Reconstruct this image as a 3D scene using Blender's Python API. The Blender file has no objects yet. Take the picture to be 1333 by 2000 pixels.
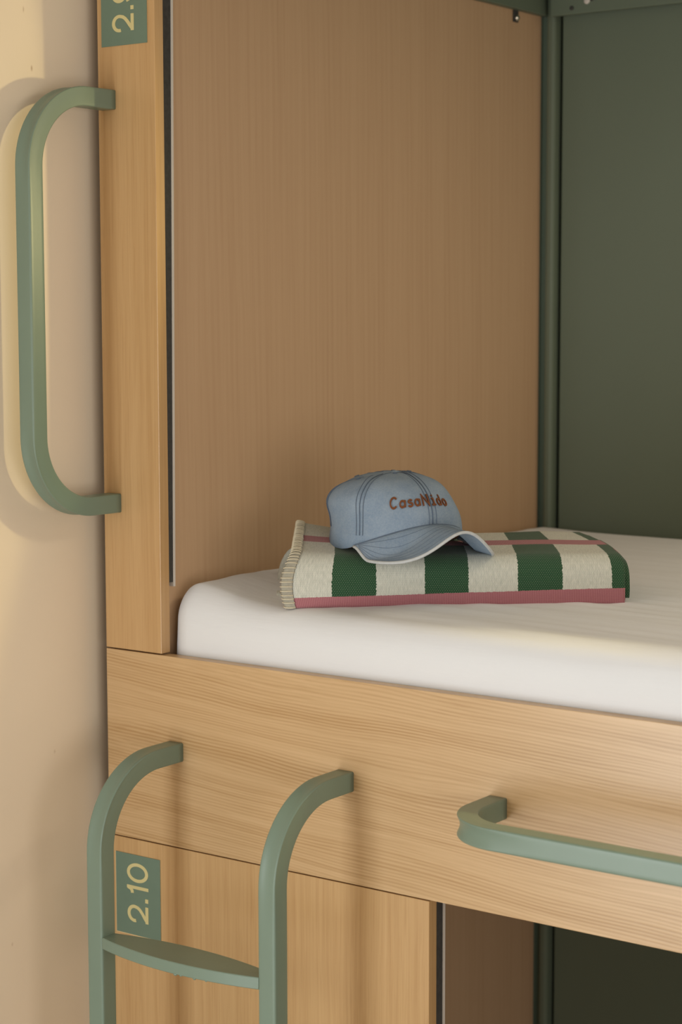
import bpy, bmesh, math, random
from math import sin, cos, pi, radians, sqrt
from mathutils import Vector, Matrix, noise

random.seed(7)
scene = bpy.context.scene
col = scene.collection

# ------------------------------------------------------------------ camera
CAM = Vector((2.0597, -2.21671, 1.8275))
R_ = Vector((0.81135, 0.58456, -0.00214))
U_ = Vector((-0.0584, 0.08469, 0.99469))
F_ = Vector((-0.58164, 0.80692, -0.10285))
cam_data = bpy.data.cameras.new('camera')
cam_data.sensor_fit = 'VERTICAL'
cam_data.sensor_height = 36.0
cam_data.sensor_width = 24.0
cam_data.lens = 3725.88 / 2000 * 36.0
cam_data.clip_start = 0.05
cam = bpy.data.objects.new('camera', cam_data)
col.objects.link(cam)
m = Matrix((R_, U_, -F_)).transposed().to_4x4()
m.translation = CAM
cam.matrix_world = m
cam_data.dof.use_dof = True
cam_data.dof.focus_distance = 2.85
cam_data.dof.aperture_fstop = 5.0
scene.camera = cam

# ------------------------------------------------------------------ colour management, world, lights
vs = scene.view_settings
vs.view_transform = 'Standard'
vs.look = 'None'
vs.gamma = 1.0
vs.exposure = 0.0
vs.use_curve_mapping = False

world = bpy.data.worlds.new('world')
scene.world = world
world.use_nodes = True
bg = world.node_tree.nodes['Background']
bg.inputs['Color'].default_value = (1.0, 0.86, 0.70, 1)
bg.inputs['Strength'].default_value = 0.48


def area_light(name, loc, target, sx, sy, power, color):
    d = bpy.data.lights.new(name, 'AREA')
    d.shape = 'RECTANGLE'
    d.size, d.size_y = sx, sy
    d.energy = power
    d.color = color
    o = bpy.data.objects.new(name, d)
    col.objects.link(o)
    o.location = loc
    o.rotation_euler = (Vector(target) - Vector(loc)).to_track_quat('-Z', 'Y').to_euler()
    return o


# daylight through the tall window in the side wall, in front of the bunk
area_light('window_daylight', (0.0, -2.0, 1.05), (1.0, -1.45, 1.05), 1.6, 1.7, 74, (0.90, 0.97, 1.0))
# added soft fill from the far side, lifting the wall and end panel
area_light('room_fill', (4.2, -2.2, 1.25), (0.3, 0.2, 1.25), 2.6, 1.6, 48, (1.0, 0.94, 0.86))
# added warm fill under the berth's roof, brightening the mattress top
area_light('berth_fill', (1.45, 0.75, 2.50), (1.35, 0.72, 1.4), 1.1, 0.12, 8.5, (1.0, 0.85, 0.64))
# warm reading lamp inside the upper berth, turned towards the room
sp = bpy.data.lights.new('reading_lamp_light', 'SPOT')
sp.energy = 13
sp.color = (1.0, 0.82, 0.38)
sp.spot_size = radians(120.5)
sp.spot_blend = 0.08
sp.shadow_soft_size = 0.022
spo = bpy.data.objects.new('reading_lamp_light', sp)
col.objects.link(spo)
spo.location = (0.85, 0.43, 2.00)
spo.rotation_euler = Vector((-cos(radians(88.2)), -sin(radians(88.2)), 0.0)).to_track_quat('-Z', 'Y').to_euler()


# ------------------------------------------------------------------ materials
def new_mat(name):
    mt = bpy.data.materials.new(name)
    mt.use_nodes = True
    nt = mt.node_tree
    return mt, nt, nt.nodes['Principled BSDF']


def N(nt, typ, **kw):
    n = nt.nodes.new(typ)
    for k, v in kw.items():
        setattr(n, k, v)
    return n


def setin(n, **kw):
    for k, v in kw.items():
        n.inputs[k].default_value = v


def lin(r, g, b):
    def f(c):
        c /= 255.0
        return c / 12.92 if c <= 0.04045 else ((c + 0.055) / 1.055) ** 2.4
    return (f(r), f(g), f(b), 1)


def mix(nt, fac, a, b, blend='MIX'):
    n = nt.nodes.new('ShaderNodeMix')
    n.data_type = 'RGBA'
    n.blend_type = blend
    for sock, v in ((n.inputs[0], fac), (n.inputs[6], a), (n.inputs[7], b)):
        if isinstance(v, bpy.types.NodeSocket):
            nt.links.new(v, sock)
        else:
            sock.default_value = v
    return n.outputs[2]


def math_node(nt, op, a, b=None, c=None):
    n = nt.nodes.new('ShaderNodeMath')
    n.operation = op
    for i, v in enumerate((a, b, c)):
        if v is None:
            continue
        if isinstance(v, bpy.types.NodeSocket):
            nt.links.new(v, n.inputs[i])
        else:
            n.inputs[i].default_value = v
    return n.outputs[0]


def ramp(nt, src, lo, hi):
    n = nt.nodes.new('ShaderNodeMapRange')
    n.inputs['From Min'].default_value = lo
    n.inputs['From Max'].default_value = hi
    n.clamp = True
    nt.links.new(src, n.inputs['Value'])
    return n.outputs['Result']


def tex_noise(nt, vec, scale, detail=4, rough=0.55):
    n = nt.nodes.new('ShaderNodeTexNoise')
    n.inputs['Scale'].default_value = scale
    n.inputs['Detail'].default_value = detail
    n.inputs['Roughness'].default_value = rough
    nt.links.new(vec, n.inputs['Vector'])
    return n.outputs['Fac']


def mapping(nt, vec, scale, loc=(0, 0, 0), rot=(0, 0, 0)):
    n = nt.nodes.new('ShaderNodeMapping')
    n.inputs['Scale'].default_value = scale
    n.inputs['Location'].default_value = loc
    n.inputs['Rotation'].default_value = rot
    nt.links.new(vec, n.inputs['Vector'])
    return n.outputs['Vector']


def wood(name, grain, light, dark, seed=0.0, figure=0.5, wob=0.02, rough=0.32, pore=0.5, tilt=0.0):
    """Oak laminate. grain: 'x' or 'z', the direction the fibres run."""
    mt, nt, bsdf = new_mat(name)
    tc = N(nt, 'ShaderNodeTexCoord').outputs['Object']
    rot = (0, tilt, 0)
    base = mapping(nt, tc, (1, 1, 1), (seed, seed * 0.7, seed * 1.3), rot)
    # slow wander of the fibres
    wn = nt.nodes.new('ShaderNodeTexNoise')
    wn.inputs['Scale'].default_value = 1.0
    wn.inputs['Detail'].default_value = 2
    nt.links.new(mapping(nt, base, (1.6, 3, 7) if grain == 'x' else (7, 7, 1.4)), wn.inputs['Vector'])
    off = nt.nodes.new('ShaderNodeVectorMath')
    off.operation = 'MULTIPLY_ADD'
    off.inputs[1].default_value = (wob, wob, wob)
    nt.links.new(wn.outputs['Color'], off.inputs[0])
    nt.links.new(base, off.inputs[2])
    v = off.outputs[0]

    def st(a, b):
        return (b, a, a) if grain == 'x' else (a, a, b)
    broad = tex_noise(nt, mapping(nt, v, st(34, 0.9)), 1.0, 3)
    mid = tex_noise(nt, mapping(nt, v, st(150, 2.2), (3, 1, 2)), 1.0, 4, 0.6)
    fine = tex_noise(nt, mapping(nt, v, st(420, 9), (1, 5, 2)), 1.0, 3, 0.6)
    wave = nt.nodes.new('ShaderNodeTexWave')
    wave.wave_type = 'BANDS'
    wave.bands_direction = 'Z' if grain == 'x' else 'DIAGONAL'
    wave.wave_profile = 'SIN'
    wave.inputs['Scale'].default_value = 62 if grain == 'x' else 40
    wave.inputs['Distortion'].default_value = 2.5
    wave.inputs['Detail'].default_value = 2
    wave.inputs['Detail Scale'].default_value = 1.0
    nt.links.new(mapping(nt, v, (0.06, 1, 1) if grain == 'x' else (1, 1, 0.02)), wave.inputs['Vector'])
    g = math_node(nt, 'MULTIPLY', ramp(nt, wave.outputs['Fac'], 0.25, 0.95), figure)
    g = math_node(nt, 'MULTIPLY', g, ramp(nt, broad, 0.3, 0.65))
    t = math_node(nt, 'ADD', g, math_node(nt, 'MULTIPLY', ramp(nt, mid, 0.35, 0.7), 0.35))
    t = math_node(nt, 'ADD', t, math_node(nt, 'MULTIPLY', ramp(nt, broad, 0.35, 0.7), 0.22))
    t = math_node(nt, 'ADD', t, math_node(nt, 'MULTIPLY', ramp(nt, fine, 0.5, 0.72), pore))
    t = math_node(nt, 'MINIMUM', t, 1.0)
    c = mix(nt, t, light, dark)
    nt.links.new(c, bsdf.inputs['Base Color'])
    bsdf.inputs['Roughness'].default_value = rough
    bsdf.inputs['Specular IOR Level'].default_value = 0.6
    bp = nt.nodes.new('ShaderNodeBump')
    bp.inputs['Strength'].default_value = 0.10
    bp.inputs['Distance'].default_value = 0.0006
    bp.invert = True
    nt.links.new(t, bp.inputs['Height'])
    nt.links.new(bp.outputs['Normal'], bsdf.inputs['Normal'])
    return mt


def plain(name, colr, rough=0.5, metal=0.0, var=0.0, vscale=20, bump=0.0, bscale=300, spec=0.5):
    mt, nt, bsdf = new_mat(name)
    bsdf.inputs['Roughness'].default_value = rough
    bsdf.inputs['Metallic'].default_value = metal
    bsdf.inputs['Specular IOR Level'].default_value = spec
    tc = N(nt, 'ShaderNodeTexCoord').outputs['Object']
    nz = tex_noise(nt, tc, vscale, 4)
    a = tuple(c * (1 - var) for c in colr[:3]) + (1,)
    b = tuple(min(1, c * (1 + var)) for c in colr[:3]) + (1,)
    nt.links.new(mix(nt, nz, a, b), bsdf.inputs['Base Color'])
    if bump:
        bp = nt.nodes.new('ShaderNodeBump')
        bp.inputs['Strength'].default_value = bump
        bp.inputs['Distance'].default_value = 0.001
        nt.links.new(tex_noise(nt, tc, bscale, 3), bp.inputs['Height'])
        nt.links.new(bp.outputs['Normal'], bsdf.inputs['Normal'])
    return mt


OAK_L, OAK_D = (0.57, 0.365, 0.175, 1), (0.43, 0.245, 0.098, 1)
M = {}
M['oak_rail'] = wood('oak_rail', 'x', (0.61, 0.415, 0.225, 1), (0.43, 0.26, 0.112, 1), 2.1, 0.58, 0.045, pore=0.25, tilt=-0.05)
M['oak_post'] = wood('oak_post', 'z', OAK_L, OAK_D, 5.3, 0.10, 0.012, pore=0.35)
M['oak_panel'] = wood('oak_panel', 'z', (0.58, 0.375, 0.18, 1), OAK_D, 9.4, 0.12, 0.012, pore=0.35)
M['oak_end'] = wood('oak_end', 'z', (0.55, 0.37, 0.226, 1), (0.48, 0.307, 0.180, 1), 13.7, 0.25, 0.015, pore=0.22, rough=0.55)
M['green'] = plain('sage_green_paint', (0.172, 0.240, 0.190, 1), 0.36, var=0.05, vscale=14, bump=0.05, bscale=240)
M['green_shaded'] = plain('sage_green_shaded', (0.132, 0.167, 0.122, 1), 0.5, var=0.04, vscale=5)  # same paint as the handles, with the berth's shade put into its colour
M['black'] = plain('black_felt', (0.045, 0.043, 0.040, 1), 0.9, var=0.5, vscale=120)
M['alu'] = plain('pale_aluminium', (0.62, 0.58, 0.54, 1), 0.45, var=0.05)
M['chrome'] = plain('bright_zinc', (0.75, 0.73, 0.68, 1), 0.22, metal=1.0)
M['plate'] = plain('plate_green', (0.135, 0.205, 0.155, 1), 0.5, var=0.06, vscale=40)
M['plate_text'] = plain('plate_cream', (0.62, 0.55, 0.27, 1), 0.5, var=0.05)
M['plate_edge'] = plain('plate_edge_cream', (0.66, 0.50, 0.26, 1), 0.5, var=0.05)
M['floor'] = plain('floor_grey', (0.46, 0.39, 0.30, 1), 0.6, var=0.15, vscale=6)


def wall_material():
    mt, nt, bsdf = new_mat('cream_plaster')
    tc = N(nt, 'ShaderNodeTexCoord').outputs['Object']
    nz = tex_noise(nt, tc, 3.0, 5)
    c = mix(nt, nz, (0.80, 0.69, 0.545, 1), (0.84, 0.735, 0.59, 1))
    # two old drip marks and faint scuffs on the plaster
    for (y, z, ry, rz, s) in ((-0.113, 2.198, 0.0026, 0.0058, 0.55), (-0.128, 2.283, 0.002, 0.006, 0.4), (-0.09, 1.145, 0.003, 0.004, 0.25), (-0.19, 0.86, 0.003, 0.004, 0.25)):
        d = nt.nodes.new('ShaderNodeVectorMath')
        d.operation = 'LENGTH'
        nt.links.new(mapping(nt, tc, (0, 1 / ry, 1 / rz), (0, -y / ry, -z / rz)), d.inputs[0])
        f = math_node(nt, 'MULTIPLY', ramp(nt, d.outputs['Value'], 1.0, 0.2), s)
        c = mix(nt, f, c, (0.30, 0.16, 0.07, 1))
    nt.links.new(c, bsdf.inputs['Base Color'])
    bsdf.inputs['Roughness'].default_value = 0.85
    bsdf.inputs['Specular IOR Level'].default_value = 0.2
    bp = nt.nodes.new('ShaderNodeBump')
    bp.inputs['Strength'].default_value = 0.06
    bp.inputs['Distance'].default_value = 0.002
    nt.links.new(tex_noise(nt, tc, 60, 4), bp.inputs['Height'])
    nt.links.new(bp.outputs['Normal'], bsdf.inputs['Normal'])
    return mt


M['wall'] = wall_material()


def sheet_material():
    mt, nt, bsdf = new_mat('white_cotton_sheet')
    tc = N(nt, 'ShaderNodeTexCoord').outputs['Object']
    nz = tex_noise(nt, tc, 4, 3)
    nt.links.new(mix(nt, nz, (0.73, 0.75, 0.785, 1), (0.77, 0.79, 0.82, 1)), bsdf.inputs['Base Color'])
    bsdf.inputs['Roughness'].default_value = 0.9
    bsdf.inputs['Specular IOR Level'].default_value = 0.15
    bsdf.inputs['Sheen Weight'].default_value = 0.15
    bp = nt.nodes.new('ShaderNodeBump')
    bp.inputs['Strength'].default_value = 0.5
    bp.inputs['Distance'].default_value = 0.004
    nt.links.new(tex_noise(nt, mapping(nt, tc, (4, 22, 30), rot=(0, 0, 0.12)), 1.0, 4), bp.inputs['Height'])
    bp2 = nt.nodes.new('ShaderNodeBump')
    bp2.inputs['Strength'].default_value = 0.08
    bp2.inputs['Distance'].default_value = 0.0005
    nt.links.new(tex_noise(nt, tc, 900, 2), bp2.inputs['Height'])
    nt.links.new(bp.outputs['Normal'], bp2.inputs['Normal'])
    nt.links.new(bp2.outputs['Normal'], bsdf.inputs['Normal'])
    return mt


M['sheet'] = sheet_material()

BL_LEN = 0.500
# stripe edges along the blanket, metres from its stitched end
GREENS = [(0.057, 0.1225), (0.196, 0.262), (0.337, 0.405), (0.480, 0.547)]


def blanket_material():
    """Woven cotton: uv.x = metres along the blanket, uv.y = metres around the fold."""
    mt, nt, bsdf = new_mat('woven_check_cotton')
    uv = N(nt, 'ShaderNodeTexCoord').outputs['UV']
    sep = nt.nodes.new('ShaderNodeSeparateXYZ')
    nt.links.new(uv, sep.inputs[0])
    jag = tex_noise(nt, mapping(nt, uv, (60, 330, 1)), 1.0, 1)
    jag = math_node(nt, 'MULTIPLY', math_node(nt, 'SUBTRACT', jag, 0.5), 0.0035)
    x = math_node(nt, 'ADD', sep.outputs['X'], jag)
    y = sep.outputs['Y']
    green = None
    for a, b in GREENS:
        t = math_node(nt, 'MULTIPLY', math_node(nt, 'GREATER_THAN', x, a), math_node(nt, 'LESS_THAN', x, b))
        green = t if green is None else math_node(nt, 'MAXIMUM', green, t)
    # pink border at the fold's lower edge widens along the blanket, second pink band on top
    jy = tex_noise(nt, mapping(nt, uv, (330, 60, 1)), 1.0, 1)
    jy = math_node(nt, 'MULTIPLY', math_node(nt, 'SUBTRACT', jy, 0.5), 0.002)
    yb = math_node(nt, 'ADD', y, jy)
    lim = math_node(nt, 'MULTIPLY_ADD', sep.outputs['X'], 0.024, 0.016)
    p1 = math_node(nt, 'LESS_THAN', yb, lim)
    p2 = math_node(nt, 'MULTIPLY', math_node(nt, 'GREATER_THAN', yb, 0.152), math_node(nt, 'LESS_THAN', yb, 0.186))
    pink = math_node(nt, 'MAXIMUM', p1, p2)

    def weave(scx, scy, sh):
        n = nt.nodes.new('ShaderNodeTexWave')
        n.wave_type = 'BANDS'
        n.bands_direction = 'X'
        n.inputs['Scale'].default_value = 1.0
        n.inputs['Distortion'].default_value = 0.6
        n.inputs['Detail'].default_value = 0
        nt.links.new(mapping(nt, uv, (scx, scy, 1), rot=(0, 0, sh)), n.inputs['Vector'])
        return n.outputs['Fac']
    w1 = weave(118, 118, 0.0)
    w2 = weave(118, 118, pi / 2)
    w3 = weave(112, 112, 0.62)
    ww = math_node(nt, 'MULTIPLY', w1, w2)
    tw = math_node(nt, 'MULTIPLY', ramp(nt, w3, 0.55, 1.0), ramp(nt, w2, 0.4, 0.95))
    patch = tex_noise(nt, mapping(nt, uv, (9, 14, 1)), 1.0, 3)
    slub = tex_noise(nt, mapping(nt, uv, (700, 90, 1)), 1.0, 2)
    cream = mix(nt, ramp(nt, slub, 0.35, 0.7), (0.64, 0.64, 0.57, 1), (0.48, 0.495, 0.44, 1))
    cream = mix(nt, math_node(nt, 'MULTIPLY', tw, 0.35), cream, (0.33, 0.38, 0.33, 1))
    grn = mix(nt, math_node(nt, 'MULTIPLY', tw, 0.32), (0.018, 0.064, 0.030, 1), (0.42, 0.46, 0.36, 1))
    grn = mix(nt, ramp(nt, slub, 0.3, 0.8), grn, (0.030, 0.085, 0.040, 1))
    grn = mix(nt, math_node(nt, 'MULTIPLY', tw, 0.22), grn, (0.42, 0.46, 0.36, 1))
    pk = mix(nt, ramp(nt, w1, 0.2, 0.9), (0.33, 0.120, 0.140, 1), (0.44, 0.195, 0.215, 1))
    c = mix(nt, green, cream, grn)
    c = mix(nt, pink, c, pk)
    nt.links.new(c, bsdf.inputs['Base Color'])
    bsdf.inputs['Roughness'].default_value = 0.95
    bsdf.inputs['Specular IOR Level'].default_value = 0.1
    bsdf.inputs['Sheen Weight'].default_value = 0.2
    bp = nt.nodes.new('ShaderNodeBump')
    bp.inputs['Strength'].default_value = 0.5
    bp.inputs['Distance'].default_value = 0.0008
    nt.links.new(math_node(nt, 'ADD', ww, math_node(nt, 'MULTIPLY', patch, 0.6)), bp.inputs['Height'])
    nt.links.new(bp.outputs['Normal'], bsdf.inputs['Normal'])
    return mt


M['blanket'] = blanket_material()
M['cream_thread'] = plain('cream_thread', (0.66, 0.60, 0.45, 1), 0.9, var=0.1, vscale=200)
M['hem_cream'] = plain('hem_cream_cotton', (0.36, 0.345, 0.285, 1), 0.95, var=0.25, vscale=260, bump=0.4, bscale=900)


def denim_material():
    mt, nt, bsdf = new_mat('washed_denim')
    tc = N(nt, 'ShaderNodeTexCoord').outputs['Object']
    big = tex_noise(nt, tc, 28, 4, 0.6)
    fine = tex_noise(nt, tc, 420, 3, 0.7)
    c = mix(nt, ramp(nt, big, 0.3, 0.7), (0.180, 0.255, 0.360, 1), (0.250, 0.325, 0.420, 1))
    c = mix(nt, math_node(nt, 'MULTIPLY', ramp(nt, fine, 0.35, 0.75), 0.40), c, (0.38, 0.44, 0.50, 1))
    nt.links.new(c, bsdf.inputs['Base Color'])
    bsdf.inputs['Roughness'].default_value = 0.95
    bsdf.inputs['Specular IOR Level'].default_value = 0.1
    bp = nt.nodes.new('ShaderNodeBump')
    bp.inputs['Strength'].default_value = 0.35
    bp.inputs['Distance'].default_value = 0.0008
    nt.links.new(math_node(nt, 'ADD', fine, big), bp.inputs['Height'])
    nt.links.new(bp.outputs['Normal'], bsdf.inputs['Normal'])
    return mt


M['denim'] = denim_material()
M['denim_edge'] = plain('worn_denim_edge', (0.50, 0.53, 0.55, 1), 0.95, var=0.15, vscale=150, bump=0.3, bscale=700)
M['denim_thread'] = plain('dark_denim_thread', (0.11, 0.15, 0.215, 1), 0.95, var=0.2, vscale=200)
M['embroidery'] = plain('rust_embroidery', (0.165, 0.052, 0.014, 1), 0.8, var=0.25, vscale=500, bump=0.4, bscale=900)
M['sweatband'] = plain('tan_sweatband', (0.42, 0.20, 0.07, 1), 0.9, var=0.15, vscale=60)


# ------------------------------------------------------------------ mesh helpers
def link(name, bm, mat, parent=None, smooth=False, label=None, recalc=True):
    if recalc:
        bmesh.ops.recalc_face_normals(bm, faces=bm.faces)
    me = bpy.data.meshes.new(name)
    bm.to_mesh(me)
    bm.free()
    if smooth:
        for p in me.polygons:
            p.use_smooth = True
    me.materials.append(mat)
    o = bpy.data.objects.new(name, me)
    col.objects.link(o)
    if parent is not None:
        o.parent = parent
        o.matrix_parent_inverse = parent.matrix_world.inverted()
    if label:
        o['label'] = label
    return o


def empty(name, loc, label, cat):
    o = bpy.data.objects.new(name, None)
    o.empty_display_size = 0.1
    col.objects.link(o)
    o.location = loc
    o.matrix_world = Matrix.Translation(loc)
    o['label'] = label
    o['category'] = cat
    return o


def add_box(bm, a, b, bevel=0.0):
    x0, y0, z0 = a
    x1, y1, z1 = b
    vsx = [bm.verts.new(p) for p in ((x0, y0, z0), (x1, y0, z0), (x1, y1, z0), (x0, y1, z0), (x0, y0, z1), (x1, y0, z1), (x1, y1, z1), (x0, y1, z1))]
    fs = [(0, 3, 2, 1), (4, 5, 6, 7), (0, 1, 5, 4), (1, 2, 6, 5), (2, 3, 7, 6), (3, 0, 4, 7)]
    faces = [bm.faces.new([vsx[i] for i in f]) for f in fs]
    if bevel:
        es = list({e for f in faces for e in f.edges})
        bmesh.ops.bevel(bm, geom=es, offset=bevel, segments=2, profile=0.5, affect='EDGES')
    return vsx


def box(name, a, b, mat, parent=None, bevel=0.0, label=None):
    bm = bmesh.new()
    add_box(bm, a, b, bevel)
    return link(name, bm, mat, parent, label=label)


def grid_faces(bm, rows, close_v=False, close_u=False):
    nu, nv = len(rows), len(rows[0])
    for i in range(nu if close_u else nu - 1):
        for j in range(nv if close_v else nv - 1):
            a, b = rows[i], rows[(i + 1) % nu]
            k = (j + 1) % nv
            try:
                bm.faces.new((a[j], a[k], b[k], b[j]))
            except ValueError:
                pass


def add_tube(bm, pts, rad, seg=6, cap=True, closed=False):
    pts = [Vector(p) for p in pts]
    n = len(pts)
    rows = []
    up = None
    for i, p in enumerate(pts):
        if closed:
            t = (pts[(i + 1) % n] - pts[i - 1]).normalized()
        else:
            t = (pts[min(i + 1, n - 1)] - pts[max(i - 1, 0)]).normalized()
        if up is None:
            up = t.orthogonal().normalized()
        up = (up - t * up.dot(t)).normalized()
        bi = t.cross(up)
        rows.append([bm.verts.new(p + (up * cos(2 * pi * k / seg) + bi * sin(2 * pi * k / seg)) * rad) for k in range(seg)])
    grid_faces(bm, rows, close_v=True, close_u=closed)
    if cap and not closed:
        bm.faces.new(rows[0])
        bm.faces.new(rows[-1])


HT = 0.015   # half the square tube


def square_section():
    """Outline of the tube as (n, b) pairs; n points to the outside of the bend."""
    out = []
    rc, k = 0.0028, 3
    h = HT
    corners = [(h, h, 0), (-h, h, 90), (-h, -h, 180), (h, -h, 270)]
    for ci, (cx, cy, a0) in enumerate(corners):
        sx, sy = (1 if cx > 0 else -1), (1 if cy > 0 else -1)
        for q in range(k + 1):
            a = radians(a0 + 90 * q / k)
            out.append((cx - sx * rc + rc * cos(a), cy - sy * rc + rc * sin(a)))
        nx, ny, _ = corners[(ci + 1) % 4]
        p = out[-1]
        # the next corner starts here
        a1 = radians(corners[(ci + 1) % 4][2])
        q0 = (nx - (1 if nx > 0 else -1) * rc + rc * cos(a1), ny - (1 if ny > 0 else -1) * rc + rc * sin(a1))
        for s in range(1, 6):
            out.append((p[0] + (q0[0] - p[0]) * s / 6, p[1] + (q0[1] - p[1]) * s / 6))
    return out


def bent_tube(bm, path, binormal, dent=0.0042):
    """path: list of (point, tangent, outward normal, bend amount 0..1)."""
    sec = square_section()
    rows = []
    b = Vector(binormal)
    for p, t, nrm, w in path:
        row = []
        for (sn, sb) in sec:
            qn, qb = sn, sb
            f = max(0.0, 1 - (sb / HT) ** 2) ** 1.3
            if sn > HT * 0.9:
                qn -= dent * w * f
            elif sn < -HT * 0.9:
                qn += dent * 0.35 * w * f
            else:
                g = sn / HT
                qb *= 1 - 0.05 * w * (g if g > 0 else -0.6 * g)
            row.append(bm.verts.new(Vector(p) + nrm * qn + b * qb))
        rows.append(row)
    grid_faces(bm, rows, close_v=True)
    bm.faces.new(rows[0])
    bm.faces.new(rows[-1])


def tube_path(p0, d0, L0, R, turns):
    """Planar path: straight L0, then per turn a 90 degree arc of radius R towards dir and a straight run.
    turns: list of (new direction, straight length)."""
    out = []
    p = Vector(p0)
    d = Vector(d0)
    first = Vector(turns[0][0])
    out.append([p.copy(), d.copy(), -first, 0.0])
    n0 = max(2, int(L0 / 0.012))
    for i in range(1, n0 + 1):
        out.append([p + d * L0 * i / n0, d.copy(), -first, 0.0])
    p = p + d * L0
    for nd, run in turns:
        nd = Vector(nd)
        c = p + nd * R
        K = 22
        for i in range(1, K + 1):
            a = (pi / 2) * i / K
            q = c - nd * (R * cos(a)) + d * (R * sin(a))
            t = d * cos(a) + nd * sin(a)
            n = (q - c).normalized()
            out.append([q, t, n, 1.0])
        p = c + d * R
        nrm = d.copy()
        d = nd
        n1 = max(3, int(run / 0.012))
        for i in range(1, n1 + 1):
            out.append([p + d * run * i / n1, d.copy(), nrm, 0.0])
        p = p + d * run
    # spread the dent softly into the straights
    ws = [o[3] for o in out]
    for _ in range(14):
        ws = [ws[i] if i in (0, len(ws) - 1) else 0.25 * ws[i - 1] + 0.5 * ws[i] + 0.25 * ws[i + 1] for i in range(len(ws))]
    for o, w in zip(out, ws):
        o[3] = w
    return out


# ------------------------------------------------------------------ the room
def struct(o, label, cat=None):
    o['kind'] = 'structure'
    o['label'] = label
    return o


struct(box('floor', (-0.03, -4.6, -0.05), (4.6, 1.6, 0.0), M['floor']), 'grey brown floor of the dormitory room')
struct(box('wall_left', (-0.18, -4.6, -0.05), (-0.03, 1.6, 3.0), M['wall']), 'cream plaster wall beside the bunk bed')
struct(box('wall_back', (-0.18, 1.30, -0.05), (4.6, 1.42, 3.0), M['wall']), 'cream plaster wall behind the bunk bed')

# ------------------------------------------------------------------ bunk bed
RT, RB = 1.30, 0.9985       # top and bottom of the side rail
XP = 0.10                   # inner face of the end panel
XR = 2.16                   # inner face of the far end
YB = 1.20                   # face of the back panels
TH = 0.0205                 # board thickness
bed = empty('bunk_bed', (1.1, 0.6, 0.0), 'built-in oak veneer bunk bed with sage green steel ladder and handles', 'bunk bed')

rail = box('side_rail', (0.0, 0.0, RB), (2.26, TH, RT), M['oak_rail'], bed, 0.0008, 'pale oak veneer side rail with horizontal grain')
box('front_post', (0.0, 0.0, RT + 0.0022), (0.1165, TH, 2.62), M['oak_post'], bed, 0.0010, 'upright oak veneer board above the rail')
box('front_post', (2.1435, 0.0, RT + 0.0022), (2.26, TH, 2.62), M['oak_post'], bed, 0.0010)
box('lower_front_panel', (0.0, 0.0, 0.02), (0.6149, TH, RB - 0.0018), M['oak_panel'], bed, 0.0010, 'oak veneer front panel below the rail')
box('end_panel', (XP - 0.02, 0.018, 0.02), (XP, 1.195, 2.60), M['oak_end'], bed, 0.0006, 'brownish oak laminate panel at the end of the berth')
box('end_panel', (XR, 0.018, 0.02), (XR + 0.02, 1.195, 2.60), M['oak_end'], bed, 0.0006)
box('back_panel', (0.1455, YB, 1.02), (XR, YB + 0.012, 2.60), M['green_shaded'], bed, 0.003, 'shaded sage green back panel of the upper berth')
box('back_panel', (0.1455, YB, 0.02), (XR, YB + 0.012, 1.0), M['green_shaded'], bed, 0.003, 'shaded sage green back panel of the lower berth')
box('back_sheet', (0.0, YB + 0.02, 0.02), (XR + 0.1, YB + 0.03, 2.60), M['green_shaded'], bed)
# rounded steel corner post at the inner corner
bm = bmesh.new()
add_box(bm, (0.1185, 1.183, 0.0), (0.1375, 1.215, 2.62), 0.006)
link('corner_post', bm, M['green_shaded'], bed, label='narrow green steel corner post')
bm = bmesh.new()
add_box(bm, (XR - 0.038, 1.183, 0.0), (XR - 0.019, 1.215, 2.62), 0.006)
link('corner_post', bm, M['green'], bed)
box('side_return', (0.085, 1.205, 0.02), (0.1185, 1.215, 2.60), M['green'], bed)
# deck under the mattress
box('mattress_deck', (XP + 0.001, TH + 0.001, 1.10), (XR - 0.001, 1.180, 1.125), M['oak_end'], bed, 0.001)
# roof frame of the upper berth
beam = box('end_beam', (XP + 0.0005, 0.05, 2.4215), (XP + 0.016, 1.1995, 2.52), M['green_shaded'], bed, 0.0015, 'green steel beam above the end panel')
bback = box('back_beam', (0.140, 1.160, 2.4145), (XR - 0.04, 1.1755, 2.52), M['green_shaded'], bed, 0.0015, 'green steel beam across the back')
box('end_beam', (XR - 0.016, 0.05, 2.4215), (XR - 0.0005, 1.15, 2.52), M['green'], bed, 0.0015)
box('roof_panel', (0.0, 0.0, 2.62), (2.26, 1.215, 2.64), M['green_shaded'], bed, 0.001)
box('roof_fascia', (0.118, 0.0, 2.52), (2.142, TH, 2.62), M['oak_rail'], bed, 0.001)


def disc(bm, c, axis, r, h, seg=18, dome=0.0):
    a = Vector(axis).normalized()
    u = a.orthogonal().normalized()
    v = a.cross(u)
    c = Vector(c)
    prof = [(r, 0), (r, h * 0.7), (r * 0.85, h), (r * 0.4, h + dome * 0.8)]
    rows = [[bm.verts.new(c + a * hh + (u * cos(2 * pi * k / seg) + v * sin(2 * pi * k / seg)) * rr) for k in range(seg)] for rr, hh in prof]
    grid_faces(bm, rows, close_v=True)
    bm.faces.new(rows[0])
    bm.faces.new(rows[-1])


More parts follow.
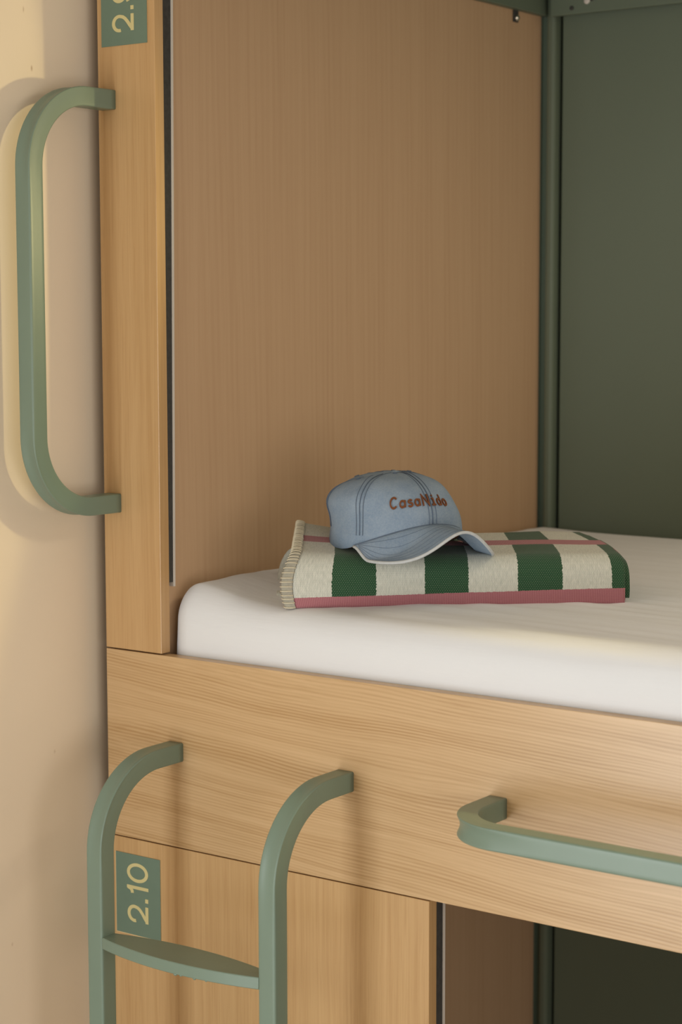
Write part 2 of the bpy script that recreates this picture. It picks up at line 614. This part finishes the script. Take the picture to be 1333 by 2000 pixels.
# bolt heads on the back beam and the screw tab on the end beam
for (x, z, mt, r) in ((0.1886, 2.4262, 'black', 0.0042), (0.222, 2.4375, 'alu', 0.0065), (0.233, 2.4395, 'black', 0.004)):
    bm = bmesh.new()
    disc(bm, (x, 1.160, z), (0, -1, 0), r, 0.0022, dome=0.001)
    link('bolt_head', bm, M[mt], bback, True)
bm = bmesh.new()
add_box(bm, (XP + 0.0006, 1.0805, 2.3985), (XP + 0.004, 1.0985, 2.4235), 0.0012)
tab = link('screw_tab', bm, M['black'], beam, label='dark screw tab under the green beam')
bm = bmesh.new()
disc(bm, (XP + 0.004, 1.0895, 2.4065), (1, 0, 0), 0.0062, 0.004, dome=0.003)
link('screw_head', bm, M['chrome'], beam, True, label='shiny screw head')

# brush strip and pale profile behind the upright boards
def strip(name, xf, ys_b, ys_t, z0, z1, mat, label=None, x0=None):
    bm = bmesh.new()
    x0 = xf - 0.014 if x0 is None else x0
    lo = [(x0, ys_b[0], z0), (xf, ys_b[0], z0), (xf, ys_b[1], z0), (x0, ys_b[1], z0)]
    hi = [(x0, ys_t[0], z1), (xf, ys_t[0], z1), (xf, ys_t[1], z1), (x0, ys_t[1], z1)]
    v0 = [bm.verts.new(p) for p in lo]
    v1 = [bm.verts.new(p) for p in hi]
    for i in range(4):
        bm.faces.new((v0[i], v0[(i + 1) % 4], v1[(i + 1) % 4], v1[i]))
    bm.faces.new(v0)
    bm.faces.new(v1)
    return link(name, bm, mat, bed, label=label)


strip('brush_strip', 0.1155, (0.0206, 0.0300), (0.0206, 0.0420), 1.412, 2.60, M['black'], 'black brush strip behind the upright board', XP - 0.001)
strip('edge_profile', 0.1165, (0.0300, 0.0345), (0.0420, 0.0470), 1.405, 2.60, M['alu'], 'pale aluminium edge profile', XP - 0.001)
strip('brush_strip', 0.6140, (0.0206, 0.0375), (0.0206, 0.0375), 0.03, RB - 0.004, M['black'], 'black brush strip behind the lower panel')
strip('edge_profile', 0.6150, (0.0375, 0.0430), (0.0375, 0.0430), 0.03, RB - 0.004, M['alu'], 'pale aluminium edge profile')

# ------------------------------------------------------------------ handles and ladder
YH = -0.175
bm = bmesh.new()
Rb = 0.112
pth = tube_path((0.0213, 0.0006, 2.157), (0, -1, 0), -YH - Rb, Rb, [((0, 0, -1), 2.157 - 1.534 - 2 * Rb), ((0, 1, 0), -YH - Rb)])
bent_tube(bm, pth, (1, 0, 0))
link('grab_handle', bm, M['green'], bed, True, 'upright sage green bent steel grab handle on the oak post')

bm = bmesh.new()
YG, Rg = -0.135, 0.078
pth = tube_path((0.7275, 0.0006, 1.151), (0, -1, 0), -YG - Rg, Rg, [((1, 0, 0), 0.75 - 2 * Rg), ((0, 1, 0), -YG - Rg)])
bent_tube(bm, pth, (0, 0, 1), 0.005)
link('grab_handle', bm, M['green'], bed, True, 'horizontal sage green bent steel grab bar on the rail')

ladder = bpy.data.objects.new('ladder', None)
col.objects.link(ladder)
ladder.parent = bed
ladder.matrix_parent_inverse = bed.matrix_world.inverted()
ladder['label'] = 'sage green bent steel ladder fixed to the rail'
Rl = 0.120
for xc in (0.1435, 0.4687):
    bm = bmesh.new()
    pth = tube_path((xc, 0.0006, 1.1515), (0, -1, 0), -YH - Rl, Rl, [((0, 0, -1), 1.1515 - Rl)])
    bent_tube(bm, pth, (1, 0, 0), 0.0022)
    o = link('stile', bm, M['green'], ladder, True)


def rung(ztop):
    bm = bmesh.new()
    n = 28
    xa, xb = 0.158, 0.4545
    th = 0.0175
    rows = []
    for i in range(n + 1):
        t = i / n
        x = xa + (xb - xa) * t
        s = 1 - (2 * t - 1) ** 2
        yf = -0.1895 - 0.0205 * s
        yb_ = -0.162 + 0.018 * s
        rows.append([bm.verts.new(p) for p in ((x, yf + 0.0010, ztop), (x, yf, ztop - 0.0010), (x, yf, ztop - th + 0.001), (x, yf + 0.001, ztop - th), (x, yb_ - 0.001, ztop - th), (x, yb_, ztop - th + 0.001), (x, yb_, ztop - 0.001), (x, yb_ - 0.001, ztop))])
    grid_faces(bm, rows, close_v=True)
    bm.faces.new(rows[0])
    bm.faces.new(rows[-1])
    # hardened paint runs under the front edge
    return link('rung', bm, M['green'], ladder)


for k in range(4):
    rg = rung(0.9068 - 0.24 * k)
    if k == 0:
        for x, s in ((0.318, 1.0), (0.328, 0.7), (0.352, 0.9), (0.372, 0.6)):
            bm = bmesh.new()
            bmesh.ops.create_uvsphere(bm, u_segments=8, v_segments=6, radius=0.0022 * s)
            t = (x - 0.158) / 0.2965
            yy = -0.1895 - 0.0205 * (1 - (2 * t - 1) ** 2)
            for v in bm.verts:
                v.co = Vector((v.co.x * 1.6, v.co.y, v.co.z)) + Vector((x, yy + 0.0012, 0.9068 - 0.0175))
            link('paint_drip', bm, M['green'], ladder, True)


# ------------------------------------------------------------------ number plates
def ell(cx, cy, rx, ry, a0, a1, n=22):
    return [(cx + rx * cos(radians(a0 + (a1 - a0) * i / n)), cy + ry * sin(radians(a0 + (a1 - a0) * i / n))) for i in range(n + 1)]


# strokes on a unit-high grid: glyph -> (advance width, list of polylines)
GLYPH = {
    '2': (0.80, [ell(0.39, 0.66, 0.30, 0.26, 195, -15, 20) + [(0.655, 0.50), (0.58, 0.40), (0.44, 0.29), (0.28, 0.19), (0.13, 0.08)], [(0.05, 0.08), (0.76, 0.08)]]),
    '.': (0.17, [[(0.0, 0.085), (0.17, 0.085)]]),
    '1': (0.36, [[(0.27, 0.0), (0.27, 1.0)], [(0.02, 0.745), (0.12, 0.76), (0.20, 0.82), (0.25, 0.95)]]),
    '0': (0.82, [ell(0.41, 0.5, 0.34, 0.425, 0, 360, 40)]),
    '9': (0.80, [ell(0.40, 0.66, 0.31, 0.265, 0, 360, 36), ell(0.38, 0.60, 0.33, 0.525, 10, -150, 22)]),
    'C': (0.86, [ell(0.43, 0.5, 0.36, 0.43, 42, 318, 26)]),
    'a': (0.72, [ell(0.32, 0.32, 0.25, 0.26, 0, 360, 26), [(0.60, 0.62), (0.60, 0.03)]]),
    's': (0.58, [ell(0.28, 0.455, 0.20, 0.125, 20, 265, 14) + ell(0.28, 0.19, 0.22, 0.14, 85, -165, 14)]),
    'N': (1.02, [[(0.10, 0.0), (0.10, 0.93), (0.78, 0.07), (0.78, 1.0)]]),
    'i': (0.56, [[(0.06, 0.58), (0.26, 0.58), (0.26, 0.06)], [(0.02, 0.06), (0.48, 0.06)], [(0.20, 0.86), (0.32, 0.86)]]),
    'd': (0.72, [ell(0.32, 0.32, 0.25, 0.26, 0, 360, 26), [(0.60, 0.98), (0.60, 0.03)]]),
    'o': (0.68, [ell(0.34, 0.32, 0.27, 0.26, 0, 360, 26)]),
}


def stroke_text(body, width, gap):
    """Flat lettering as a bmesh in the xy plane, from x = 0; returns bmesh and total width."""
    bm = bmesh.new()
    x = 0.0
    lay = 0
    h = width / 2
    for ch in body:
        adv, polys = GLYPH[ch]
        for pl in polys:
            lay += 1
            zz = 0.004 * (lay % 3)
            n = len(pl)
            closed = (Vector(pl[0]) - Vector(pl[-1])).length < 1e-4
            L, Rr = [], []
            m_ = n - 1 if closed else n
            for i in range(m_):
                p = Vector(pl[i])
                a_ = Vector(pl[(i - 1) % m_]) if (closed or i > 0) else None
                c_ = Vector(pl[(i + 1) % m_]) if (closed or i < n - 1) else None
                d1 = (p - a_).normalized() if a_ is not None else (c_ - p).normalized()
                d2 = (c_ - p).normalized() if c_ is not None else d1
                t = (d1 + d2).normalized()
                k = 1.0 / max(0.45, t.dot(d1))
                nn = Vector((-t.y, t.x)) * h * k
                L.append(bm.verts.new((x + p.x + nn.x, p.y + nn.y, zz)))
                Rr.append(bm.verts.new((x + p.x - nn.x, p.y - nn.y, zz)))
            for i in range(m_ if closed else m_ - 1):
                j = (i + 1) % m_
                bm.faces.new((L[i], L[j], Rr[j], Rr[i]))
        x += adv + gap
    return bm, x - gap


def plate(x0, x1, z0, z1, body, length, xa, xb, zmid, label, edge=0.0016):
    bm = bmesh.new()
    add_box(bm, (x0 - edge, -0.0010, z0 - edge), (x1, 0.0002, z1), 0.0003)
    b = link('number_plate', bm, M['plate_edge'], bed, label=label)
    bm = bmesh.new()
    add_box(bm, (x0, -0.0014, z0), (x1 + 0.0002, -0.0006, z1 + 0.0002), 0.0002)
    link('plate_face', bm, M['plate'], b)
    bm, w = stroke_text(body, 0.138, 0.13)
    # text reads upwards: its x runs along +z, its y along -x
    for v in bm.verts:
        v.co = Vector((xb - v.co.y * (xb - xa), -0.0014 - v.co.z * 0.02, zmid + (v.co.x / w - 0.5) * length))
    r = bmesh.ops.extrude_face_region(bm, geom=list(bm.faces))
    for e in r['geom']:
        if isinstance(e, bmesh.types.BMVert):
            e.co.y -= 0.0003
    link('numeral', bm, M['plate_text'], b, label='cream numerals reading ' + body)


plate(0.0150, 0.1085, 0.8400, 0.9716, '2.10', 0.0980, 0.0385, 0.0840, 0.9095, 'green number plate with cream numerals 2.10 on the lower panel')
plate(0.0098, 0.1028, 2.2376, 2.3690, '2.9', 0.0720, 0.0320, 0.0776, 2.2925, 'green number plate on the upright oak post', 0.0)

# ------------------------------------------------------------------ mattress with fitted sheet
MX0, MX1, MY0, MY1 = 0.106, 2.12, 0.0225, 1.178


def matt_top(x, y):
    z = 1.392
    z += 0.024 * (0.15 + 0.85 * math.exp(-(y / 0.55) ** 2)) * math.exp(-((x - 0.13) / 0.10) ** 2) * min(1, max(0, (y + 0.01) / 0.07))
    z += 0.006 * math.exp(-((y - 0.95) / 0.25) ** 2)
    z -= 0.006 * math.exp(-((y - 0.05) / 0.10) ** 2)
    return z


def build_mattress():
    root = empty('mattress', ((MX0 + MX1) / 2, 0.6, 1.125), 'mattress in a white fitted cotton sheet on the upper berth', 'mattress')
    bm = bmesh.new()
    re, rcorner = 0.052, 0.046
    nx, ny = 190, 150
    hx, hy = (MX1 - MX0) / 2, (MY1 - MY0) / 2
    cx, cy = (MX0 + MX1) / 2, (MY0 + MY1) / 2

    def warp(i, n):
        t = 2 * i / n - 1
        return math.copysign(1 - (1 - abs(t)) ** 1.6, t)

    def sq(p, q):
        """square grid point -> rounded-rectangle plan point and its edge distance"""
        x, y = p * hx, q * hy
        ex, ey = abs(x) - (hx - rcorner), abs(y) - (hy - rcorner)
        if ex > 0 and ey > 0:
            mm = max(ex, ey)
            l = sqrt(ex * ex + ey * ey)
            s = mm / l
            ex2, ey2 = ex * s, ey * s
            x = math.copysign(hx - rcorner + ex2, x)
            y = math.copysign(hy - rcorner + ey2, y)
            d = rcorner - mm
        else:
            d = min(hx - abs(x), hy - abs(y))
        return x + cx, y + cy, max(0.0, d)

    rows = []
    for i in range(nx + 1):
        row = []
        for j in range(ny + 1):
            x, y, d = sq(warp(i, nx), warp(j, ny))
            z = matt_top(x, y)
            if d < re:
                t = 1 - d / re
                z -= re * 1.15 * (1 - max(0.0, 1 - t ** 2.4) ** (1 / 2.4))
            # creases pulled tight along the edge of the sheet
            e = math.exp(-(d / 0.10) ** 2)
            n1 = noise.noise(Vector((x * 2.2, y * 16 + x * 1.6, 0.3)))
            n2 = noise.noise(Vector((x * 4.0, y * 42 + x * 3.0, 1.7)))
            wr = 0.35 + 0.65 * min(1.0, max(0.0, (x - 0.3) / 0.4))
            z += (0.0042 * n1 * (0.45 + 0.55 * e) + 0.0024 * n2) * wr
            row.append(bm.verts.new((x, y, z)))
        rows.append(row)
    grid_faces(bm, rows)
    # sides
    ring = [rows[i][0] for i in range(nx + 1)] + [rows[nx][j] for j in range(1, ny + 1)] + [rows[i][ny] for i in range(nx - 1, -1, -1)] + [rows[0][j] for j in range(ny - 1, 0, -1)]
    prev = ring
    for k in range(1, 9):
        t = k / 8
        cur = []
        for v in ring:
            z = v.co.z + (1.126 - v.co.z) * t
            s = 0.004 * sin(pi * t)
            dx, dy = v.co.x - cx, v.co.y - cy
            wob = 0.0016 * noise.noise(Vector((v.co.x * 3 + z * 4, z * 34, v.co.y * 3)))
            x = v.co.x + (math.copysign(s + wob, dx) if abs(dx) > hx - rcorner * 0.8 else 0)
            y = v.co.y + (wob if abs(dy) > hy - rcorner else 0)
            cur.append(bm.verts.new((x, max(y, TH + 0.0008), z)))
        n = len(ring)
        for i in range(n):
            bm.faces.new((prev[i], prev[(i + 1) % n], cur[(i + 1) % n], cur[i]))
        prev = cur
    bm.faces.new(prev)
    link('fitted_sheet', bm, M['sheet'], root, True, 'white cotton fitted sheet')
    return root


build_mattress()

# ------------------------------------------------------------------ folded blanket
BL = Vector((0.336, 0.056, 1.3860))
BU = Vector((0.797, 0.604, 0.006)).normalized()
BV = Vector((-0.604, 0.797, 0.0)).normalized()
BD, BH = 0.225, 0.079


def bl_profile(inset, n=96):
    """Closed fold outline (v, z, arc length) starting at the lower front edge."""
    d0, d1, h0, h1 = inset, BD - inset, inset * 0.6, BH - inset
    pts = []
    rf, rbk, rlo = 0.034, 0.036, 0.006

    def arc(cv, cz, r, a0, a1, k):
        for q in range(k + 1):
            a = radians(a0 + (a1 - a0) * q / k)
            pts.append((cv + r * cos(a), cz + r * sin(a)))
    pts.append((d0 + 0.002, h0))
    arc(d0 + rlo, h0 + rlo, rlo, 200, 180, 3)
    for q in range(1, 8):
        pts.append((d0 - 0.002 * sin(pi * q / 8), h0 + rlo + (h1 - rf - h0 - rlo) * q / 8))
    arc(d0 + rf, h1 - rf, rf, 180, 90, 12)
    for q in range(1, 14):
        pts.append((d0 + rf + (d1 - rbk - d0 - rf) * q / 14, h1 + 0.016 * (q / 14) ** 0.9))
    arc(d1 - rbk, h1 + 0.016 - rbk, rbk, 90, -80, 18)
    for q in range(1, 10):
        t = q / 10
        pts.append((d1 - rbk + (d0 + 0.004 - d1 + rbk) * t, h0))
    s = 0
    out = []
    for i, p in enumerate(pts):
        if i:
            s += sqrt((p[0] - pts[i - 1][0]) ** 2 + (p[1] - pts[i - 1][1]) ** 2)
        out.append((p[0], p[1], s))
    return out


def bl_point(u, v, z, inset=0.0):
    """Local -> world with the sag and slump of real cloth."""
    t = u / BL_LEN
    hz = z / BH
    bk = min(1.0, max(0.0, v / BD))
    # stitched end stands prouder at the back, far end sinks; top dips under the cap
    zz = z * (1.04 - 0.08 * t)
    zz += 0.012 * min(1, hz) * max(0, 1 - t * 4) ** 1.5 * bk
    zz -= 0.006 * min(1, hz) * math.exp(-((t - 0.45) / 0.25) ** 2) * bk
    zz += 0.0018 * min(1, hz) * noise.noise(Vector((u * 9, v * 14, z * 12)))
    vv = v + 0.0030 * noise.noise(Vector((u * 7, z * 20, 4.2)))
    # both ends draw in towards the top
    uu = u + (0.009 * min(1.2, hz) ** 3 - 0.006 * sin(pi * min(1, hz))) * max(0.0, 1 - t * 4) ** 1.5
    uu -= 0.016 * min(1.2, hz) ** 6 * max(0.0, (t - 0.6) / 0.4) ** 2 * (0.25 + 0.75 * bk)
    return BL + BU * uu + BV * vv + Vector((0, 0, zz))


def build_blanket():
    root = empty('blanket', BL + BU * 0.25 + BV * 0.12, 'folded woven blanket with green and cream checks and pink border', 'blanket')

    def layer(name, inset, u0, u1, label=None, thick=0.005, vshift=0.0, tab=0.0, uvs_off=0.0):
        prof = bl_profile(inset)
        nu = 80
        bm = bmesh.new()
        uvl = bm.loops.layers.uv.new('UVMap')
        rows, uvs = [], {}
        # outward normals in profile for thickness
        k = len(prof)
        inner = []
        for i in range(k):
            a, b = prof[max(i - 1, 0)], prof[min(i + 1, k - 1)]
            tv, tz = b[0] - a[0], b[1] - a[1]
            l = sqrt(tv * tv + tz * tz) or 1
            inner.append((prof[i][0] + tz / l * thick, prof[i][1] - tv / l * thick))
        for i in range(nu + 1):
            u = u0 + (u1 - u0) * i / nu

            def uz(z, v):
                # the inner fold pokes out only low down
                return u - tab * max(0.0, 1 - z / 0.055) ** 0.6 * max(0.0, 1 - i / 20) * (1 if v > 0.07 else 0)
            ro, ri = [], []
            for q, (v, z, s) in enumerate(prof):
                vo = bm.verts.new(bl_point(uz(z, v), v + vshift, z))
                uvs[vo] = (u, s + uvs_off)
                ro.append(vo)
            for q in range(k):
                vi = bm.verts.new(bl_point(uz(inner[q][1], inner[q][0]), inner[q][0] + vshift, max(0.0005, inner[q][1])))
                uvs[vi] = (u, prof[q][2] + uvs_off)
                ri.append(vi)
            rows.append(ro + ri[::-1])
        grid_faces(bm, rows, close_v=True)
        for rr in (rows[0], rows[-1]):
            for q in range(k - 1):
                bm.faces.new((rr[q], rr[q + 1], rr[2 * k - 2 - q], rr[2 * k - 1 - q]))
        for f in bm.faces:
            for lp in f.loops:
                lp[uvl].uv = uvs[lp.vert]
        return link(name, bm, M['blanket'], root, True, label)

    layer('outer_fold', 0.0, 0.0, BL_LEN)
    layer('inner_fold', 0.0065, -0.002, BL_LEN + 0.004, vshift=0.012, tab=0.027)
    layer('core_fold', 0.013, 0.004, BL_LEN + 0.010, vshift=0.004, uvs_off=0.04)
    # flat folds packed inside the roll
    for k, (za, zb, va, vb, ua) in enumerate(((0.0125, 0.030, 0.030, 0.185, 0.004), (0.0305, 0.047, 0.036, 0.180, 0.0), (0.0475, 0.062, 0.040, 0.186, 0.006))):
        bm = bmesh.new()
        uvl = bm.loops.layers.uv.new('UVMap')
        rows, uvd = [], {}
        r = (zb - za) / 2
        sec = [(vb - r + r * cos(radians(a)), (za + zb) / 2 + r * sin(radians(a))) for a in range(-90, 91, 15)] + [(va + r + r * cos(radians(a)), (za + zb) / 2 + r * sin(radians(a))) for a in range(90, 271, 15)]
        for i in range(25):
            u = ua + (BL_LEN - 2 * ua) * i / 24
            row = []
            for v, z in sec:
                w = bm.verts.new(bl_point(u, v, z))
                uvd[w] = (u, 0.04 + v * 0.4)
                row.append(w)
            rows.append(row)
        grid_faces(bm, rows, close_v=True)
        bm.faces.new(rows[0])
        bm.faces.new(rows[-1])
        for f in bm.faces:
            for lp in f.loops:
                lp[uvl].uv = uvd[lp.vert]
        link('packed_fold', bm, M['blanket'], root, True)
    # bound hem along the stitched end: a strip that wraps the edge
    prof = bl_profile(0.0)
    front = [p for p in prof if p[2] < 0.262]
    bm = bmesh.new()
    rows = []
    for (du, off) in ((0.0005, 0.0012), (-0.006, 0.0016), (-0.0135, 0.0010), (-0.0155, -0.0015), (-0.0135, -0.0045), (0.0, -0.005)):
        row = []
        for i, p in enumerate(front):
            a, b = front[max(i - 1, 0)], front[min(i + 1, len(front) - 1)]
            tv, tz = b[0] - a[0], b[1] - a[1]
            l = sqrt(tv * tv + tz * tz)
            row.append(bm.verts.new(bl_point(du, p[0] - tz / l * off, p[1] + tv / l * off)))
        rows.append(row)
    grid_faces(bm, rows)
    hem = link('edge_hem', bm, M['hem_cream'], root, True, 'cream hem along the blanket edge')
    # whip stitches over that hem
    s, k = 0.003, 0
    L = front[-1][2]
    while s < L:
        for i in range(len(front) - 1):
            if front[i][2] <= s <= front[i + 1][2]:
                f = (s - front[i][2]) / max(1e-6, front[i + 1][2] - front[i][2])
                pv = front[i][0] + (front[i + 1][0] - front[i][0]) * f
                pz = front[i][1] + (front[i + 1][1] - front[i][1]) * f
                tv, tz = front[i + 1][0] - front[i][0], front[i + 1][1] - front[i][1]
                l = sqrt(tv * tv + tz * tz) or 1
                nv, nz = -tz / l, tv / l
                jit = random.uniform(-0.0006, 0.0006)
                pts = []
                for (du, off) in ((0.0012 + jit, 0.0006), (-0.003, 0.0024), (-0.009, 0.0027), (-0.0145, 0.0020), (-0.0168, -0.001)):
                    pts.append(bl_point(du, pv + nv * off + tv / l * jit * 2, pz + nz * off + tz / l * jit * 2))
                bm = bmesh.new()
                add_tube(bm, pts, 0.00085, 6)
                link('stitch', bm, M['cream_thread'], hem, True)
                break
        s += 0.0064 + random.uniform(-0.0005, 0.0005)
        k += 1
    return root


build_blanket()

# ------------------------------------------------------------------ cap
CB = Vector((0.402, 0.227, 1.4715))
E1 = Vector((0.81135, 0.58456, 0)).normalized()
E2 = Vector((0.58456, -0.81135, 0)).normalized()
AF = radians(32)
CF = E1 * sin(AF) + E2 * cos(AF)          # where the cap looks
CL = E1 * cos(AF) - E2 * sin(AF)          # towards its brim's far side
CA, CBW, CH = 0.104, 0.100, 0.1205


def crown_point(th, t, out=0.0):
    """th: azimuth from the front seam (positive = CL side), t: 0 base .. 1 apex."""
    f, l = cos(th), sin(th)
    rr = (abs(f / CA) ** 2.2 + abs(l / CBW) ** 2.2) ** (-1 / 2.2)
    d = CF * f + CL * l
    e = d.dot(E1)
    lw = max(0.0, -e)
    n = 2.35 - 0.25 * max(0.0, e) + 4.6 * lw ** 1.6
    a = t * pi / 2
    rho, zeta = cos(a) ** (2 / n), sin(a) ** (2 / n)
    if t >= 0.9999:
        rho, zeta = 0.0, 1.0
    hor = d * (rr * rho)
    x = hor.dot(E1) / 0.105
    sh = 1 - 0.25 * max(0.0, -x) ** 1.2
    front = max(0.0, f) ** 1.6
    zb = 0.039 * front
    z = zb + (CH - zb) * zeta * sh - 0.010 * (1 - rho) ** 1.5 * zeta
    # back of the soft crown caves in a little under its shoulder
    cave = lw * 0.0035 * (-sin(pi * min(1.0, zeta / 0.62)) + 1.1 * math.exp(-((zeta - 0.78) / 0.16) ** 2))
    hor = hor + d * cave - E2 * (0.020 * (1 - rho) * zeta)
    w = noise.noise(Vector((hor.x * 26, hor.y * 26, z * 22))) * 0.0022
    p = CB + hor + Vector((0, 0, z))
    nrm = (d * (rho ** (n - 1) / rr) + Vector((0, 0, 1)) * (zeta ** (n - 1) / CH))
    nrm = nrm.normalized() if nrm.length > 1e-6 else Vector((0, 0, 1))
    fade = min(1, t * 6) if t < 0.16 else 1
    return p + nrm * (w * fade + out)


def build_cap():
    root = empty('cap', CB, 'light blue washed denim baseball cap lying on the folded blanket', 'cap')
    # crown: six panels
    NT, NA = 40, 16
    starts = [0, 64, 122, 180, 238, 294, 360]
    for i in range(6):
        a0, a1 = starts[i], starts[i + 1]
        bm = bmesh.new()
        rows = []
        for a in range(NA + 1):
            th = radians(a0 + (a1 - a0) * a / NA)
            # seams sit in a slight valley
            s = -0.0012 * math.exp(-(min(a, NA - a) / 1.2) ** 2)
            rows.append([bm.verts.new(crown_point(th, (q / NT) ** 1.15, s)) for q in range(NT + 1)])
        grid_faces(bm, rows)
        outer = list(bm.faces)
        rows2 = []
        for a in range(NA + 1):
            th = radians(a0 + (a1 - a0) * a / NA)
            rows2.append([bm.verts.new(crown_point(th, (q / NT) ** 1.15, -0.0018)) for q in range(NT + 1)])
        grid_faces(bm, rows2)
        for a in range(NA):
            bm.faces.new((rows[a][0], rows[a + 1][0], rows2[a + 1][0], rows2[a][0]))
        link('crown_panel', bm, M['denim'], root, True)
    # covered button
    bm = bmesh.new()
    top = crown_point(0, 1.0)
    disc(bm, top + Vector((0, 0, -0.0015)), (0, 0, 1), 0.0075, 0.0035, dome=0.0015)
    link('crown_button', bm, M['denim'], root, True)
    # seams with their stitch rows
    for sd in starts[:-1]:
        for da, rad, off in ((0.0, 0.0007, -0.0004), (-0.0062, 0.00042, 0.0002), (0.0062, 0.00042, 0.0002)):
            pts = []
            for q in range(1, 46):
                t = (q / 46) ** 1.15 * 0.96
                rr = max(0.02, 0.1 * cos(t * pi / 2) ** 0.8)
                pts.append(crown_point(radians(sd) + da / rr, t, off))
            bm = bmesh.new()
            add_tube(bm, pts, rad, 5)
            link('seam_stitching', bm, M['denim_thread'], root, True)
    # eyelets
    for ad in (32, -33, 93, -94, 151, 209):
        c = crown_point(radians(ad), 0.84)
        du = (crown_point(radians(ad + 2), 0.84) - c).normalized()
        dv = (crown_point(radians(ad), 0.86) - c).normalized()
        bm = bmesh.new()
        nn = du.cross(dv).normalized()
        if nn.z < 0:
            nn = -nn
        add_tube(bm, [c + nn * 0.0006 + (du * cos(2 * pi * k / 14) + dv * sin(2 * pi * k / 14)) * 0.0030 for k in range(14)], 0.0008, 6, closed=True)
        ring = link('eyelet', bm, M['denim_thread'], root, True)
        bm = bmesh.new()
        disc(bm, c - nn * 0.0004, nn, 0.0024, 0.0009)
        link('eyelet_hole', bm, M['black'], root)
    # sweatband inside
    bm = bmesh.new()
    rows = []
    for a in range(72):
        th = 2 * pi * a / 72
        rows.append([bm.verts.new(crown_point(th, t, -0.0035 - 0.001 * k)) for k, t in enumerate((0.0, 0.04, 0.10, 0.16))])
    grid_faces(bm, rows, close_u=True)
    link('sweatband', bm, M['sweatband'], root, True, 'tan sweatband inside the cap')

    # brim
    LB = 0.080
    TB = radians(72)

    def brim_point(s, b, lift=0.0):
        """s -1..1 along the crown edge, b 0..1 outwards."""
        th = s * TB
        base = crown_point(th, 0.0)
        f, l = cos(th), sin(th)
        # outward reach: longest in front, none at the ends
        reach = LB * max(0.0, 1 - abs(s) ** 2.5)
        dirv = (CF * (0.80 + 0.2 * f) + CL * (l * 0.42)).normalized()
        p = base + dirv * (reach * b)
        lat = (p - CB).dot(CL)
        fwd = reach * b
        # arch across the brim: rim centre stays up, sides hang
        zc = 0.039 - 0.10 * fwd * (0.35)
        zt = zc - 0.049 * (1 - math.exp(-1.25 * (lat / 0.068) ** 2)) * 1.08
        zb = base.z - CB.z
        k = min(1.0, fwd / 0.03)
        k = k * k * (3 - 2 * k)
        p.z = CB.z + zb + (zt - zb) * k * 0.96 + lift
        return p
    NS, NB = 64, 16
    bm = bmesh.new()
    up, dn = [], []
    for i in range(NS + 1):
        s = -1 + 2 * i / NS
        up.append([bm.verts.new(brim_point(s, q / NB, 0.0016)) for q in range(NB + 1)])
        dn.append([bm.verts.new(brim_point(s, q / NB, -0.0016)) for q in range(NB + 1)])
    grid_faces(bm, up)
    grid_faces(bm, dn)
    for i in range(NS):
        bm.faces.new((up[i][NB], up[i + 1][NB], dn[i + 1][NB], dn[i][NB]))
        bm.faces.new((up[i][0], up[i + 1][0], dn[i + 1][0], dn[i][0]))
    brim = link('brim', bm, M['denim'], root, True)
    bm = bmesh.new()
    add_tube(bm, [brim_point(-0.995 + 1.99 * i / 90, 1.0) for i in range(91)], 0.0024, 8)
    link('brim_edging', bm, M['denim_edge'], brim, True, 'worn pale edge of the brim')
    bm = bmesh.new()
    add_tube(bm, [brim_point(-0.985 + 1.97 * i / 80, 0.0, 0.0016) for i in range(81)], 0.0009, 6)
    link('brim_seam', bm, M['denim_thread'], brim, True)
    for b in (0.16, 0.30, 0.44, 0.58, 0.72, 0.86):
        bm = bmesh.new()
        add_tube(bm, [brim_point(-0.93 + 1.86 * i / 70, b, 0.0016) for i in range(71)], 0.00034, 5)
        link('brim_stitching', bm, M['denim_thread'], brim, True)

    # embroidered name across the front seam
    bm, tw = stroke_text('CasaNido', 0.150, 0.16)
    bmesh.ops.subdivide_edges(bm, edges=[e for e in bm.edges if e.calc_length() > 0.12], cuts=3, use_grid_fill=True)
    WT = 0.100

    def place(v, out):
        tx = (v.x / tw - 0.5) * WT
        return crown_point(tx / 0.098 - 0.16, 0.215 + 0.145 * v.y, out + v.z * 0.06)
    src = {v: v.co.copy() for v in bm.verts}
    r = bmesh.ops.extrude_face_region(bm, geom=list(bm.faces))
    topv = [e for e in r['geom'] if isinstance(e, bmesh.types.BMVert)]
    for v in topv:
        v.co = place(v.co, 0.0016)
    for v in src:
        v.co = place(src[v], -0.0005)
    link('embroidery', bm, M['embroidery'], root, label='rust brown embroidered lettering reading CasaNido')
    return root


build_cap()
